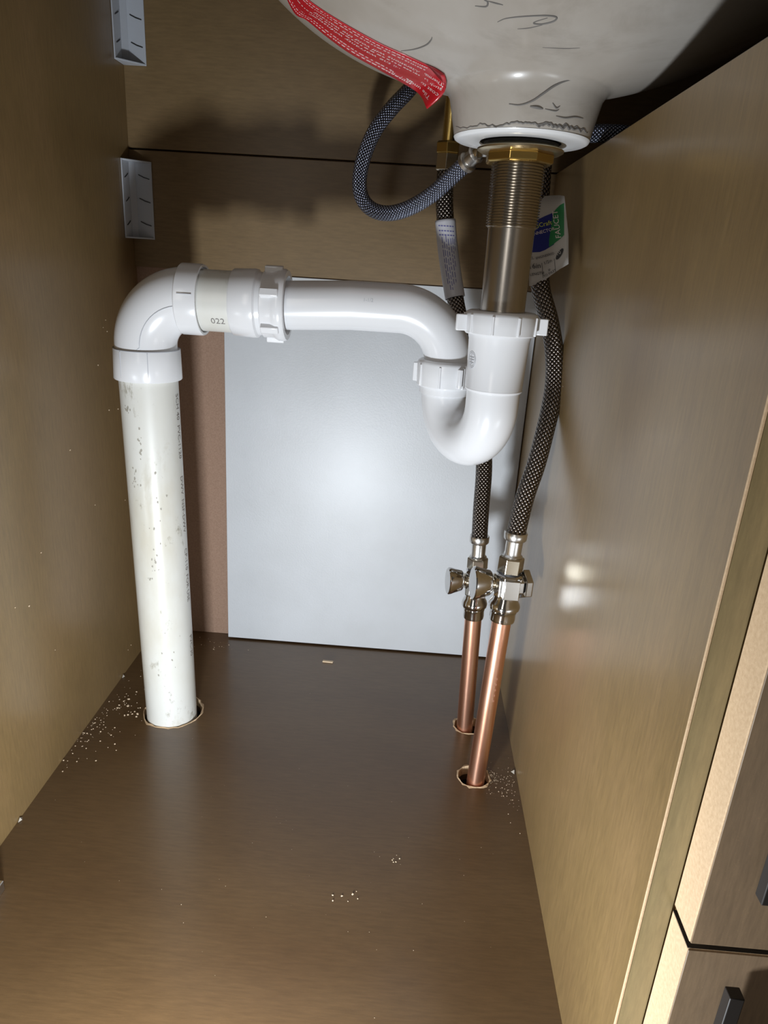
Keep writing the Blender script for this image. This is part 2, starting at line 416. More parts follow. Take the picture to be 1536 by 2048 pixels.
# ---------------------------------------------------------------- drain pipe
DD = (DP1-DP0).normalized(); RP = 25.2
t = thing('drain_pipe', 'stained old white plastic drain pipe rising from the floor on the left', 'pipe', DP0)
MB().tube([DP0-DD*50, DP0, DP0+DD*120, DP0+DD*240, DP1+DD*10], RP, 64).build('pipe_wall', M['old_pvc'], t)
pr = MB()
def on_pipe(ang0, z0):
    ex = Vector((math.cos(ang0), math.sin(ang0), 0)); 
    def f(a, b):     # a runs down the pipe, b around it
        an = ang0+b/RP
        c = DP0+DD*(z0-a)
        return c+Vector((math.cos(an), math.sin(an), 0))*(RP+0.12)
    return f
A0 = math.radians(-10)
pr = MB(); put_text(pr, 'SCH 40  PVC-1120', 7.6, on_pipe(A0, 338)); pr.build('printed_text', M['print'], t, smooth=False)
pr = MB(); put_text(pr, 'DWV  NSF-DWV', 7.6, on_pipe(A0, 262)); pr.build('printed_text', M['print'], t, smooth=False)
pr = MB(); put_text(pr, 'CP-110  FOR USE', 7.6, on_pipe(A0, 190)); pr.build('printed_text', M['print'], t, smooth=False)
pr = MB(); put_text(pr, 'PVC-30', 7.6, on_pipe(A0, 96)); pr.build('printed_text', M['print'], t, smooth=False)
rr = random.Random(5)
def blot(ang, z, w_, h_, n=9):
    mk = MB()
    for _ in range(n):
        a = ang+rr.gauss(0, w_/RP/2); zz = z+rr.gauss(0, h_/2); s_ = rr.uniform(0.4, 1.2)
        c = DP0+DD*zz
        k = rr.randint(5, 7); vs = []
        for i in range(k):
            aa = 2*math.pi*i/k; r1 = s_*rr.uniform(0.5, 1.2)
            an = a+math.cos(aa)*r1/RP
            vs.append(c+DD*(math.sin(aa)*r1*1.5)+Vector((math.cos(an), math.sin(an), 0))*(RP+0.1))
        mk.add(vs, [tuple(range(k))])
    mk.build('scuff_mark', M['scuff'], t, smooth=False)
blot(math.radians(-118), 326, 4, 3, 10); blot(math.radians(-95), 297, 1.5, 12, 10)
blot(math.radians(-112), 262, 4, 12, 12); blot(math.radians(-80), 184, 5, 20, 12)
blot(math.radians(-95), 166, 2, 2, 6); blot(math.radians(-70), 240, 10, 40, 8); blot(math.radians(-70), 80, 10, 50, 8)

# elbow
ZA = 418.5; YD = -164.5
ZH0 = 349.5
t = thing('drain_elbow', 'glossy white quarter-bend elbow on top of the stained drain pipe', 'pipe elbow', (DP1.x, YD, ZH0))
X0 = 70.0; RB = 40.0
path = [(X0+0.3, YD, ZH0+14), (X0, YD, ZA-RB)] + arc((X0+RB, YD, ZA-RB), RB, math.pi, math.pi/2, (1, 0, 0), (0, 0, 1), 18)[1:] + [(X0+RB+6, YD, ZA)]
MB().tube(path, 26.2, 56).build('bend', M['pvc'], t)
MB().lathe((DP1.x, YD, ZH0), (0, 0, 1), [(0, 25.4), (0, 28.6), (0.6, 29.0), (25, 28.2), (25.8, 27.8), (25.8, 24)], 56).build('pipe_socket', M['pvc'], t)
MB().lathe((X0+RB-6, YD, ZA), (1, 0, 0), [(0, 26), (0, 28.4), (1, 29.2), (17, 29.2), (18.5, 28.6), (18.5, 26.8), (16, 26.3)], 56).build('pipe_socket', M['pvc'], t)
sm = MB()
sm.lathe((DP1.x, YD, ZH0+25.2), (0, 0, 1), [(0, 28.0), (0.5, 28.3), (1, 28.0)], 56, cap=False)
sm.tube([(X0+RB-6+4, YD-29.25, ZA+6), (X0+RB+10, YD-29.25, ZA+6)], 0.35, 8)
cl = []
for i in range(13):
    a = math.pi-(math.pi/2)*i/12
    cl.append((X0+RB+math.cos(a)*(RB-4), YD-26.1, ZA-RB+math.sin(a)*(RB-4)))
sm.tube([(X0-9, YD-24.8, ZA-RB-8)]+[(p_[0], p_[1], p_[2]) for p_ in cl], 0.35, 8)
for dx in (-14, 10): sm.tube([(DP1.x+dx, YD-math.sqrt(28.7**2-dx*dx), ZH0+3), (DP1.x+dx, YD-math.sqrt(28.4**2-dx*dx), ZH0+25)], 0.3, 8)
sm.build('mould_seam', M['seam'], t)

# short old nipple
t = MB(); t.lathe((X0+RB+14, YD, ZA), (1, 0, 0), [(-3, 25.2), (36, 25.2)], 56)
o = t.build('pipe_nipple', M['old_pvc']); tag(o, 'short yellowed plastic pipe piece between the elbow and the threaded coupling', 'pipe')
pm = MB()
def cyl_map(x0, r, ang):
    def f(a, b):
        an = ang+b/r
        return Vector((x0+a, YD-math.cos(an)*r, ZA+math.sin(an)*r))
    return f
put_text(pm, '022', 8, cyl_map(133, 25.35, -0.72))
o2 = pm.build('pen_mark', M['pencil'], o, smooth=False)

# coupling (trap adapter)
XC = 148.0
t = thing('trap_adapter', 'bright white threaded coupling with winged slip nut, middle of the horizontal run', 'pipe fitting', (XC, YD, ZA-27))
MB().lathe((XC, YD, ZA), (1, 0, 0), [(0, 25.4), (0, 26.6), (1, 27.4), (18, 28.2), (20.5, 27.8), (22, 26.0), (26, 25.2), (34, 25.0)], 56).build('adapter_body', M['pvc'], t)
nx = XC+25.5
nutb = MB()
nutb.lathe((nx, YD, ZA), (1, 0, 0), [(0, 24), (0, 26.2), (1, 27.2), (9, 27.4), (11, 28.2), (13.5, 29.4), (18, 29.4), (20, 28.2), (20.2, 24.0), (17, 22.5), (15, 20.4)], 56)
n_ = nutb.build('slip_nut', M['pvc'], t)
for k in range(6):
    tb = MB()
    a = math.radians(60*k+22)
    c = Vector((nx+1.5, YD-math.cos(a)*26, ZA+math.sin(a)*26)); er = Vector((0, -math.cos(a), math.sin(a))); et = Vector((0, math.sin(a), math.cos(a)))
    q = [c-et*3.8, c+et*3.8, c+et*3.2+er*5.5, c-et*3.2+er*5.5]
    tb.prism(q, (15, 0, 0))
    sub(tb, 'wing', M['pvc'], n_, t, bevel=0.8)

# trap arm
RT = 20.0
XO, YO = 331.5, -165.5            # outlet leg axis
XT, YT = 365.8, -228.0            # tailpiece axis
ZARM = at(690, 610, YD).z
RA = 44.0
zo_nut = at(890, 745, -185).z
t = thing('sink_trap', 'glossy white sink trap, long arm and U-bend hanging under the steel tailpiece', 'drain trap', ((XO+XT)/2, (YO+YT)/2, 300))
path = [(nx+10, YD, ZA-0.5), (XO-RA-40, YD, ZARM), (XO-RA, YD, ZARM)] + arc((XO-RA, YD, ZARM-RA), RA, math.pi/2, 0.02, (1, 0, 0), (0, 0, 1), 20)[1:] + [(XO, YO, 372)]
MB().tube(path, RT, 56).build('arm_tube', M['pvc'], t)
em = MB()
def arm_map(a, b):
    an = 0.25+b/RT; return Vector((258+a, YD-math.cos(an)*(RT+0.1), ZARM+math.sin(an)*(RT+0.1)))
put_text(em, '1-1/2', 4.0, arm_map)
em.build('moulded_mark', M['seam'], t, smooth=False)

# J bend
d_ = Vector((XT-XO, YT-YO, 0)); RJ = d_.length/2; d_.normalize()
cj = Vector(((XO+XT)/2, (YO+YT)/2, 0)); 
ZB = at(965, 933, -205).z + RT + RJ
cj.z = ZB
zring = at(988, 789, YT-20).z
zn0 = at(1003, 675, YT-24).z; zn1 = at(1008, 622, YT-10).z-1
path = [(XO, YO, 376)] + [(XO, YO, ZB+4)] + arc(cj, RJ, math.pi, 2*math.pi, tuple(d_), (0, 0, 1), 30) + [(XT, YT, ZB+4), (XT, YT, zring+3)]
MB().tube(path, 20.6, 56).build('bend_tube', M['pvc'], t)
MB().lathe((XT, YT, zring), (0, 0, 1), [(-0.8, 20.4), (0, 21.6), (1.2, 22.0), (1.8, 21.7), (zn0-zring-4, 23.0), (zn0-zring-2, 23.6), (zn0-zring+0.5, 23.6), (zn0-zring+0.6, 21), (zn1-zring-4, 21)], 56).build('inlet_hub', M['pvc'], t)
def slip_nut(x, y, z0, z1, r, wings, top, seed=0, ribs=8, wl=8.5):
    h = z1-z0
    n_ = MB().lathe((x, y, z0), (0, 0, 1), [(0, r-3.5), (0, r-1.2), (1.0, r-0.3), (h*0.35, r), (h-3.2, r+0.3), (h-1.0, r-0.8), (h, r-2.8), (h+0.2, 17.2), (h-3, 17.0)], 56).build('slip_nut', M['pvc'], top)
    for a in wings:
        tb = MB()
        a = math.radians(a); er = Vector((math.cos(a), math.sin(a), 0)); et = Vector((-math.sin(a), math.cos(a), 0))
        c = Vector((x, y, z0+h*0.10))+er*(r-1.0)
        tb.prism([c-et*2.2, c+et*2.2, c+et*1.6+er*wl, c-et*1.6+er*wl], (0, 0, h*0.72))
        sub(tb, 'wing', M['pvc'], n_, top, bevel=0.7)
    rb = MB()
    for k in range(ribs):
        a = math.radians(seed+360/ribs*k); er = Vector((math.cos(a), math.sin(a), 0)); et = Vector((-math.sin(a), math.cos(a), 0))
        c = Vector((x, y, z0+1))+er*(r-1)
        rb.prism([c-et*1.3, c+et*1.3, c+et*0.8+er*2.2, c-et*0.8+er*2.2], (0, 0, h*0.8))
    sub(rb, 'rib', M['pvc'], n_, top, bevel=0.4)
slip_nut(XT, YT, zn0, zn1, 27.2, (-168, -12, 78, 168-66), t, 12, 9)
slip_nut(XO, YO, 360.5, 382.5, 25.6, (172, 52, -68), t, 30, 8, 4.6)
MB().lathe((XO, YO, 353.5), (0, 0, 1), [(0, 20.5), (1, 22.5), (7.5, 22.8), (7.6, 20)], 48).build('outlet_collar', M['pvc'], t)
em = MB()
def hub_map(ang, z, r):
    def f(a, b):
        an = ang+a/r; return Vector((XT+math.cos(an)*r, YT+math.sin(an)*r, z+b))
    return f
hm = hub_map(math.radians(-152), 393, 23.0)
for r1 in (6.4, 5.2):
    vs = []; fs = []
    for k in range(28):
        a = 2*math.pi*k/28
        vs += [hm(math.cos(a)*r1*0.8, math.sin(a)*r1), hm(math.cos(a)*(r1-0.35)*0.8, math.sin(a)*(r1-0.35))]
    for k in range(28):
        a = 2*k; b = 2*((k+1) % 28); fs.append((a, b, b+1, a+1))
    em.add(vs, fs)
for q0, q1 in (((-3, 2), (3, 2)), ((-3, 0), (3.2, 0.2)), ((-2.6, -2), (2.8, -2.2)), ((0, 4), (0, -4))):
    a_, b_2 = Vector(q0), Vector(q1); nrm = Vector((-(b_2-a_).y, (b_2-a_).x)).normalized()*0.25
    em.add([hm(*(a_-nrm)), hm(*(b_2-nrm)), hm(*(b_2+nrm)), hm(*(a_+nrm))], [(0, 1, 2, 3)])
em.build('moulded_seal', M['seam'], t, smooth=False)

# ---------------------------------------------------------------- metal drain tailpiece
zt0 = at(1012, 455, YT-18).z      # bottom of thread
zt1 = at(1038, 318, YT-20).z      # top of thread
zb1 = at(1042, 297, YT-25).z
t = thing('drain_tailpiece', 'steel drain tailpiece with threaded upper body below the sink', 'drain tailpiece', (XT, YT, zn1-20))
MB().lathe((XT, YT, zn1+0.4), (0, 0, 1), [(0, 16.4), (zt0-zn1-0.4, 16.6)], 56).build('tube', M['steel'], t)
pitch = 1.85; prof = []; z = zt0; prof.append((0, 16.6))
while z < zt1+3:
    s0 = z-zt0; prof += [(s0+0.02, 17.3), (s0+0.35*pitch, 17.4), (s0+0.55*pitch, 18.6), (s0+0.8*pitch, 18.6)]; z += pitch
MB().lathe((XT, YT, zt0), (0, 0, 1), prof, 64).build('threaded_body', M['thread'], t, angle=60)
hx = MB(); hx.lathe((XT, YT, zt1-1), (0, 0, 1), [(0, 22.5), (0.8, 24.2), (zb1-zt1-0.2, 24.2), (zb1-zt1+0.8, 23.4)], 8, ref=(0.92, 0.38, 0))
hx.build('lock_nut', M['brass'], t, bevel=0.5, smooth=False)
zw = zb1+0.6
MB().lathe((XT, YT, zw), (0, 0, 1), [(-1.2, 23), (-0.5, 27.5), (0.8, 29.6), (1.8, 29.8), (2.6, 28.8), (4.2, 26.0), (4.4, 20)], 64).build('washer', M['brass_pale'], t)
MB().lathe((XT, YT, zw+4.2), (0, 0, 1), [(0, 20), (0, 25.0), (1.5, 25.6), (8, 22.5)], 56).build('rubber_gasket', M['rubber'], t)

# ---------------------------------------------------------------- sink
SX, SY, SZ, SA, SB, SCZ = 361.0, -230.0, 697.0, 208.0, 165.0, 130.0
ZR = zw+6.3                         # plane of the boss rim
BX, BY = XT-0.5, YT
def bowl_z(x, y):
    q = ((x-SX)/SA)**2+((y-SY)/SB)**2
    return SZ-SCZ*math.sqrt(max(0, 1-q)) if q < 1 else SZ
RIM = 46.0
t = thing('sink', 'grey-white ceramic sink basin seen from below with pencil scribbles', 'sink', (SX, SY, 560))
mb = MB(); NT = 128
rings_ = [('c', 28.0, 9), ('c', 28.0, 0), ('c', RIM-1.6, 0), ('c', RIM-0.2, 1.2), ('c', RIM+0.4, 3.4)]
for k in range(1, 7): rings_.append(('c', RIM+0.4+k*0.8, 3.4+k*3.6))
vs = []; fs = []
for kind, r, h in rings_:
    for i in range(NT):
        a = 2*math.pi*i/NT; x = BX+math.cos(a)*r; y = BY+math.sin(a)*r
        vs.append(Vector((x, y, ZR+h)))
base_r, base_h = rings_[-1][1], rings_[-1][2]
NB = 46
def outer_pt(a, tt):
    # blend from boss circle to bowl ellipse
    r1x, r1y = BX+math.cos(a)*base_r, BY+math.sin(a)*base_r
    ex, ey = SX+math.cos(a)*SA*0.9995, SY+math.sin(a)*SB*0.9995
    s_ = math.sin(tt*math.pi/2)**1.15
    return r1x+(ex-r1x)*s_, r1y+(ey-r1y)*s_
for j in range(1, NB+1):
    tt = j/NB
    for i in range(NT):
        a = 2*math.pi*i/NT; x, y = outer_pt(a, tt)
        dr = math.hypot(x-BX, y-BY)-base_r
        zb = bowl_z(x, y); zl = ZR+base_h+dr*3.6
        # smooth minimum gives the flare where boss meets bowl
        k_ = 9.0; h_ = max(k_-abs(zb-zl), 0)/k_
        vs.append(Vector((x, y, min(zb, zl)-h_*h_*k_*0.25)))
NR = len(rings_)+NB
for j in range(NR-1):
    for i in range(NT):
        i2 = (i+1) % NT; fs.append((j*NT+i, j*NT+i2, (j+1)*NT+i2, (j+1)*NT+i))
# rim flange against the worktop
j0 = (NR-1)*NT
ex_ = []
for i in range(NT):
    a = 2*math.pi*i/NT; ex_.append(Vector((SX+math.cos(a)*(SA+16), SY+math.sin(a)*(SB+16), SZ)))
n0 = len(vs); vs += ex_; vs += [v+Vector((0, 0, HT-SZ-0.2)) for v in ex_]
for i in range(NT):
    i2 = (i+1) % NT
    fs.append((j0+i, j0+i2, n0+i2, n0+i)); fs.append((n0+i, n0+i2, n0+NT+i2, n0+NT+i))
fs.append(tuple(n0+NT+i for i in range(NT)))
mb.add(vs, fs)
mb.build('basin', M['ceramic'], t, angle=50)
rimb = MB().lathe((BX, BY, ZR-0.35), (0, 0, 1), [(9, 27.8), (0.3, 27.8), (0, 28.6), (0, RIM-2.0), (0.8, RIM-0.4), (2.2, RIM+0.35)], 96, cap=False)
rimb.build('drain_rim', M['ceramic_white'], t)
def sink_hit(px, py, off=0.3):
    """where the sight line meets the real sink surface (boss or bowl), lifted off by a hair"""
    o = CAM; d = CM @ np.array([(px-768)/F_PX, -(py-1024)/F_PX, -1.0])
    d = d/np.linalg.norm(d)
    def inside(P):
        x, y, z = P
        r = math.hypot(x-BX, y-BY)
        zb = bowl_z(x, y)
        rb = RIM+0.4+max(0, (z-ZR-3.4))*0.8/3.6
        return (z > zb) or (z > ZR and r < rb)
    s0 = 150.0
    while s0 < 1100:
        if inside(o+d*s0): break
        s0 += 1.0
    else: return None
    a, b = s0-1.0, s0
    for _ in range(24):
        m_ = (a+b)/2
        if inside(o+d*m_): b = m_
        else: a = m_
    return Vector((o+d*(a-off)).tolist())
def stroke(pix, r=0.45, n=8):
    P = crom([(x, y, 0) for x, y in pix], n); out = []
    for p_ in P:
        h_ = sink_hit(p_.x, p_.y, 0.1)
        if h_ is not None: out.append(h_)
    mb_ = MB()
    if len(out) > 2:
        N_ = len(out)
        mb_.tube(out, [r*(0.35+0.65*math.sin(math.pi*(i+0.5)/N_)) for i in range(N_)], 8)
    return mb_
for pix, r in [([(995, 44), (1012, 37), (1045, 33), (1090, 31), (1112, 34), (1108, 42), (1085, 48), (1068, 47), (1072, 43), (1095, 36)], 0.5),
               ([(1035, 58), (1058, 56), (1085, 50)], 0.3), ([(802, 102), (830, 98), (852, 90), (862, 80), (864, 74)], 0.5),
               ([(950, 12), (972, 13), (975, 4), (968, 0)], 0.5), ([(975, 2), (990, 6), (1006, 10)], 0.4),
               ([(1018, 208), (1040, 210), (1064, 202), (1085, 188), (1108, 172), (1130, 162), (1150, 161), (1175, 168), (1196, 182)], 0.7),
               ([(1060, 213), (1075, 215), (1086, 218)], 0.9), ([(1090, 218), (1110, 222), (1118, 219)], 0.4),
               ([(1112, 232), (1130, 236), (1150, 234), (1166, 237)], 0.5), ([(1105, 206), (1112, 216), (1120, 212)], 0.5),
               ([(1085, 95), (1130, 97), (1160, 96)], 0.25)]:
    b_ = stroke(pix, r)
    if b_.f: b_.build('pencil_mark', M['pencil'], t)
rr = random.Random(11)
base = [(912, 253), (935, 256), (960, 249), (985, 252), (1010, 250), (1030, 246), (1050, 245), (1070, 247), (1090, 246), (1110, 250), (1130, 250), (1150, 254), (1168, 259), (1178, 268)]
jag = []
for (x0, y0), (x1, y1) in zip(base[:-1], base[1:]):
    for k in range(5):
        f_ = k/5; jag.append((x0+(x1-x0)*f_, y0+(y1-y0)*f_+rr.uniform(-2.6, 2.6)))
b_ = stroke(jag, 0.55, 2)
if b_.f: b_.build('dirt_line', M['pencil'], t)
b_ = stroke([(x, y+rr.uniform(-2, 3)+3) for x, y in jag[34:62]], 0.8, 2)
if b_.f: b_.build('dirt_line', M['pencil'], t)

# red warning label stuck along the left of the bowl, its end peeling off
top_e = [(590, -24), (624, 5), (664, 32), (713, 61), (763, 88), (812, 110), (849, 127), (872, 137), (889, 148)]
bot_e = [(563, -24), (589, 26), (614, 41), (654, 74), (700, 107), (755, 138), (800, 163), (838, 188), (854, 218)]
NU, NV = 64, 8
te = crom([(x, y, 0) for x, y in top_e], 8); be = crom([(x, y, 0) for x, y in bot_e], 8)
def lab_pix(u, v):
    i = u*(len(te)-1); k = min(int(i), len(te)-2); f_ = i-k
    a = te[k].lerp(te[k+1], f_); b = be[k].lerp(be[k+1], f_); q_ = a.lerp(b, v)
    q_.x += 18*math.sin(v*math.pi)*max(0, (u-0.85)/0.15)**2      # rounded free end
    return q_
grid = {}
dep = {}
for i in range(NU+1):
    for j in range(NV+1):
        p_ = lab_pix(i/NU, j/NV)
        h_ = sink_hit(p_.x, p_.y, 0.5)
        dep[i, j] = h_.y if h_ is not None else None
sm_ = {}
for i in range(NU+1):
    last = next((dep[i, j] for j in range(NV, -1, -1) if dep[i, j] is not None), -200.0)
    for j in range(NV+1): sm_[i, j] = dep[i, j] if dep[i, j] is not None else last
for _ in range(12):
    n2 = {}
    for (i, j), v in sm_.items():
        nb = [sm_[q] for q in ((i-1, j), (i+1, j), (i, j-1), (i, j+1)) if q in sm_]
        n2[i, j] = 0.4*v+0.6*sum(nb)/len(nb)
    sm_ = n2
for i in range(NU+1):
    f_ = min(max((i/NU-0.80)/0.20, 0), 1); f_ = f_*f_*(3-2*f_)      # the free end lifts off towards the viewer
    for j in range(NV+1):
        p_ = lab_pix(i/NU, j/NV)
        d0 = min(sm_[i, j], dep[i, j]-0.3) if dep[i, j] is not None else sm_[i, j]
        d1 = min(d0, -236.0)-6*math.sin(j/NV*math.pi)
        grid[i, j] = at(p_.x, p_.y, d0+(d1-d0)*f_)
def lab_at(u, v, off=0.25):
    x = min(max(u, 0), 0.9999)*NU; y = min(max(v, 0), 0.9999)*NV; i, j = int(x), int(y); fx, fy = x-i, y-j
    a = grid[i, j].lerp(grid[i+1, j], fx).lerp(grid[i, j+1].lerp(grid[i+1, j+1], fx), fy)
    d = (Vector(CAM.tolist())-a).normalized()
    return a+d*off
t2 = thing('warning_label', 'red adhesive warning label curling off the left side of the sink basin', 'label', grid[NU//2, 4])
mb = MB(); mb.add([grid[i, j] for i in range(NU+1) for j in range(NV+1)],
    [(i*(NV+1)+j, (i+1)*(NV+1)+j, (i+1)*(NV+1)+j+1, i*(NV+1)+j+1) for i in range(NU) for j in range(NV)])
mb.build('label_film', M['red'], t2, solid=0.25)
LL = sum((grid[i+1, 4]-grid[i, 4]).length for i in range(NU)); LW = (grid[40, 0]-grid[40, NV]).length
tx = MB()
def lmap(u0, v0, flip=True):
    def f(a, b): return lab_at(u0-a/LL, v0+b/(LW*1.05), 0.45)
    return f
# text reads upside down from this side
for u0, v0, s_, sz in [(0.955, 0.80, 'Tile underside', 6.0), (0.985, 0.62, 'coat to help', 6.0), (0.985, 0.46, 'such as', 6.0), (0.985, 0.31, 'Thermal', 6.0),
                       (0.78, 0.34, 'Alterations will void the warranty', 5.2), (0.72, 0.56, 'void the warranty will', 5.2), (0.34, 0.55, 'Installer:', 5.6)]:
    put_text(tx, s_, sz, lmap(u0, v0))
for v0 in (0.10, 0.20, 0.46, 0.68, 0.78, 0.88):     # fine print too small to read
    u = 0.80
    while u > 0.04:
        l_ = rnd.uniform(0.006, 0.022)
        if not (0.2 < u < 0.36 and abs(v0-0.6) < 0.1):
            h_ = 0.026; q = [lab_at(u, v0, .45), lab_at(u-l_, v0, .45), lab_at(u-l_, v0+h_, .45), lab_at(u, v0+h_, .45)]
            tx.add(q, [(0, 1, 2, 3)])
        u -= l_+rnd.uniform(0.004, 0.012)
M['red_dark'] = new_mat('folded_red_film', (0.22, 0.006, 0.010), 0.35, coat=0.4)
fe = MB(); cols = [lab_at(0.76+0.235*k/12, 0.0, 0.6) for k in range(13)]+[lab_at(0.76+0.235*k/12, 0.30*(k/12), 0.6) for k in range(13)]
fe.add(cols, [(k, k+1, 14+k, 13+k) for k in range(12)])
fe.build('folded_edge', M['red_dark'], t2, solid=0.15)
tx.build('label_text', M['white_ink'], t2, smooth=False)

# ---------------------------------------------------------------- copper pipes, stops, supply hoses
def axis(A, B):
    d = (B-A).normalized(); return lambda z: A+d*((z-A.z)/d.z), d
def zfor(fn, py, dy):
    """height on an axis whose front surface shows at photo row py"""
    lo, hi = -20.0, 600.0
    for _ in range(40):
        m_ = (lo+hi)/2; P = fn(m_)+Vector((0, dy, 0)); v = CM.T @ (np.array(P)-CAM)
        y_ = 1024-F_PX*v[1]/-v[2]
        if y_ > py: lo = m_
        else: hi = m_
    return m_
RCU = 8.4
def stop_set(A, B, rows, name_where, hose_lab, hs):
    fn, d = axis(A, B)
    zc, zb0, zb1_, zn, zf, zh = [zfor(fn, r_, -8) for r_ in rows]   # copper end, hex bottom, hex top, nut top, ferrule top
    cu = MB().tube([fn(-50), fn(0), fn(zc/2), fn(zc+6)], RCU, 40).build('copper_pipe', M['copper'])
    tag(cu, 'bare copper supply pipe rising from %s' % name_where[0], 'pipe', 'copper supply pipes')
    t = thing('shutoff_valve', name_where[1], 'valve', fn(zc), 'chrome shutoff valves')
    s = hs
    L = zb0-zc
    MB().lathe(fn(zc), d, [(-1, 8.6), (-1, 10.2*s), (1.5, 10.6*s), (L*0.28, 10.4*s), (L*0.36, 10.9*s), (L*0.40, 10.3*s), (L*0.50, 12.6*s), (L*0.62, 13.0*s), (L*0.74, 12.2*s), (L*0.86, 10.4*s), (L*1.05, 9.8*s)], 40).build('press_collar', M['chrome'], t)
    bd = MB(); H = zb1_-zb0
    bd.lathe(fn(zb0), d, [(0, 11.2*s), (1.2, 13.0*s), (H-1.2, 13.0*s), (H, 11.0*s)], 8, ref=(0.93, 0.36, 0), sq=(0.88, 0.88))
    body = bd.build('valve_body', M['chrome'], t, bevel=0.5, smooth=False)
    fl = MB()
    P0 = fn(zb0+H*0.5)
    fp = fn(zb0+2)+Vector((2.5, -12.4*s, 0))
    fl.prism([fp+Vector((-6.0*s, 0, 0)), fp+Vector((6.0*s, 0, 0)), fp+Vector((6.0*s, 0, H-4)), fp+Vector((-6.0*s, 0, H-4))], (0, 4, 0))
    for xx in (-10.0, -7.6): fl.tube([fp+Vector((xx*s+0.5, 3.6, 1)), fp+Vector((xx*s+0.5, 3.6, H-5))], 1.1, 10)
    sub(fl, 'logo_plate', M['satin'], body, t, bevel=0.4)
    # side branch on the right
    br = MB().lathe(P0, (1, 0.25, 0), [(0, 9*s), (11*s, 9.5*s), (12*s, 12.8*s), (17*s, 12.8*s), (18*s, 11.5*s)], 6, ref=(0, 0, 1))
    if s > 1.0: sub(br, 'side_cap', M['chrome'], body, t, bevel=0.5, smooth=False)
    MB().lathe(fn(zb1_)-d*2, d, [(0, 9.4*s), (4.5, 9.0*s)], 32).build('black_gasket', M['rubber'], t)
    MB().lathe(fn(zb1_)+d*1.2, d, [(0, 9.8*s), (0.7, 10.4*s), (zn-zb1_-2.6, 10.4*s), (zn-zb1_-1.4, 9.6*s)], 6, ref=(0.5, 0.86, 0)).build('compression_nut', M['nickel'], t, bevel=0.4, smooth=False)
    # handle pointing left
    hp = P0+Vector((-9*s, 0, 1)); hd = Vector((-1, -0.22, 0))
    MB().lathe(hp, hd, [(0, 7.5*s), (3, 7.6*s), (3.4, 5.2*s), (8, 5.0*s)], 28).build('valve_stem', M['nickel'], t)
    MB().lathe(hp+hd.normalized()*5*s, hd, [(0, 5.5*s), (0.4, 10.0*s), (1.4*s, 11.0*s), (8*s, 12.6*s), (12.5*s, 14.2*s), (14.5*s, 14.4*s), (15.5*s, 13.4*s), (15.8*s, 3.0)], 40, sq=(1.0, 0.72), ref=(0, 0, 1)).build('handle', M['chrome'], t)
    return fn, d, zn, zf, zh
fR, dR, znR, zfR, zhR = stop_set(RC0, RC1, (1240, 1196, 1146, 1121, 1090, 1084),
    ('the rear hole in the floor', 'chrome shutoff valve on the rear copper pipe, farther from the right wall'), '', 0.97)
fF, dF, znF, zfF, zhF = stop_set(FC0, FC1, (1246, 1200, 1154, 1120, 1084, 1078),
    ('the front hole in the floor', 'larger chrome shutoff valve on the front copper pipe beside the right wall'), '', 1.06)
sp = MB()
for k in range(5):
    P_ = fF(114-k*5.6)+Vector((2.2, -RCU-0.05, 0)); sp.add([P_+Vector((math.cos(a)*1.3, 0.35, math.sin(a)*1.6)) for a in [i*math.pi/4 for i in range(8)]], [tuple(range(8))])
M['spot'] = new_mat('copper_spot', (0.35, 0.16, 0.10), 0.5, 0.6)
cps = [o for o in COL.objects if o.name.startswith('copper_pipe')]
so = sp.build('tarnish_spots', M['spot'], cps[-1], smooth=False)

def hose(name, lab, pts, r, mat, n=12, sides=40):
    t = thing(name, lab, 'hose', pts[0], 'braided supply hoses')
    P = crom(pts, n)
    MB().tube(P, r, sides).build('braided_sleeve', mat, t)
    return t, P
def ferrule(t, A, d, L, r):
    MB().lathe(A, d, [(0, r*0.86), (0.3, r*0.9), (L*0.10, r*0.98), (L*0.16, r*0.80), (L*0.22, r*0.78), (L*0.66, r*0.80), (L*0.70, r*1.0), (L*0.74, r*1.08), (L*0.96, r*1.10), (L, r*1.04), (L, r*0.9)], 36).build('crimp_ferrule', M['satin'], t)
# rear supply hose
yR = RC1.y
rp = [fR(zhR), at(962, 1020, yR+1), at(968, 930, yR+3), at(962, 840, -140), at(948, 760, -132), at(934, 690, -124), at(917, 630, -118), at(906, 570, -113), at(896, 500, -110), at(890, 430, -108), at(889, 385, -107), at(892, 342, -106)]
t, PR_ = hose('supply_hose', 'dark braided supply hose with a grey wrap, going up behind the trap bend', rp, 7.6, M['braid_dark'], 12)
ferrule(t, fR(znR)-dR*1.5, dR, (zhR-znR)+5, 8.6)
topA = at(893, 338, -106)
ferrule(t, topA, Vector((0.02, 0, -1)), 13, 8.4)
MB().lathe(topA+Vector((0, 0, -2)), (0.02, 0, 1), [(0, 8), (0.8, 10.2), (13, 10.2), (14, 9.4)], 6, ref=(0.9, 0.4, 0)).build('hose_nut', M['nickel'], t, bevel=0.4, smooth=False)
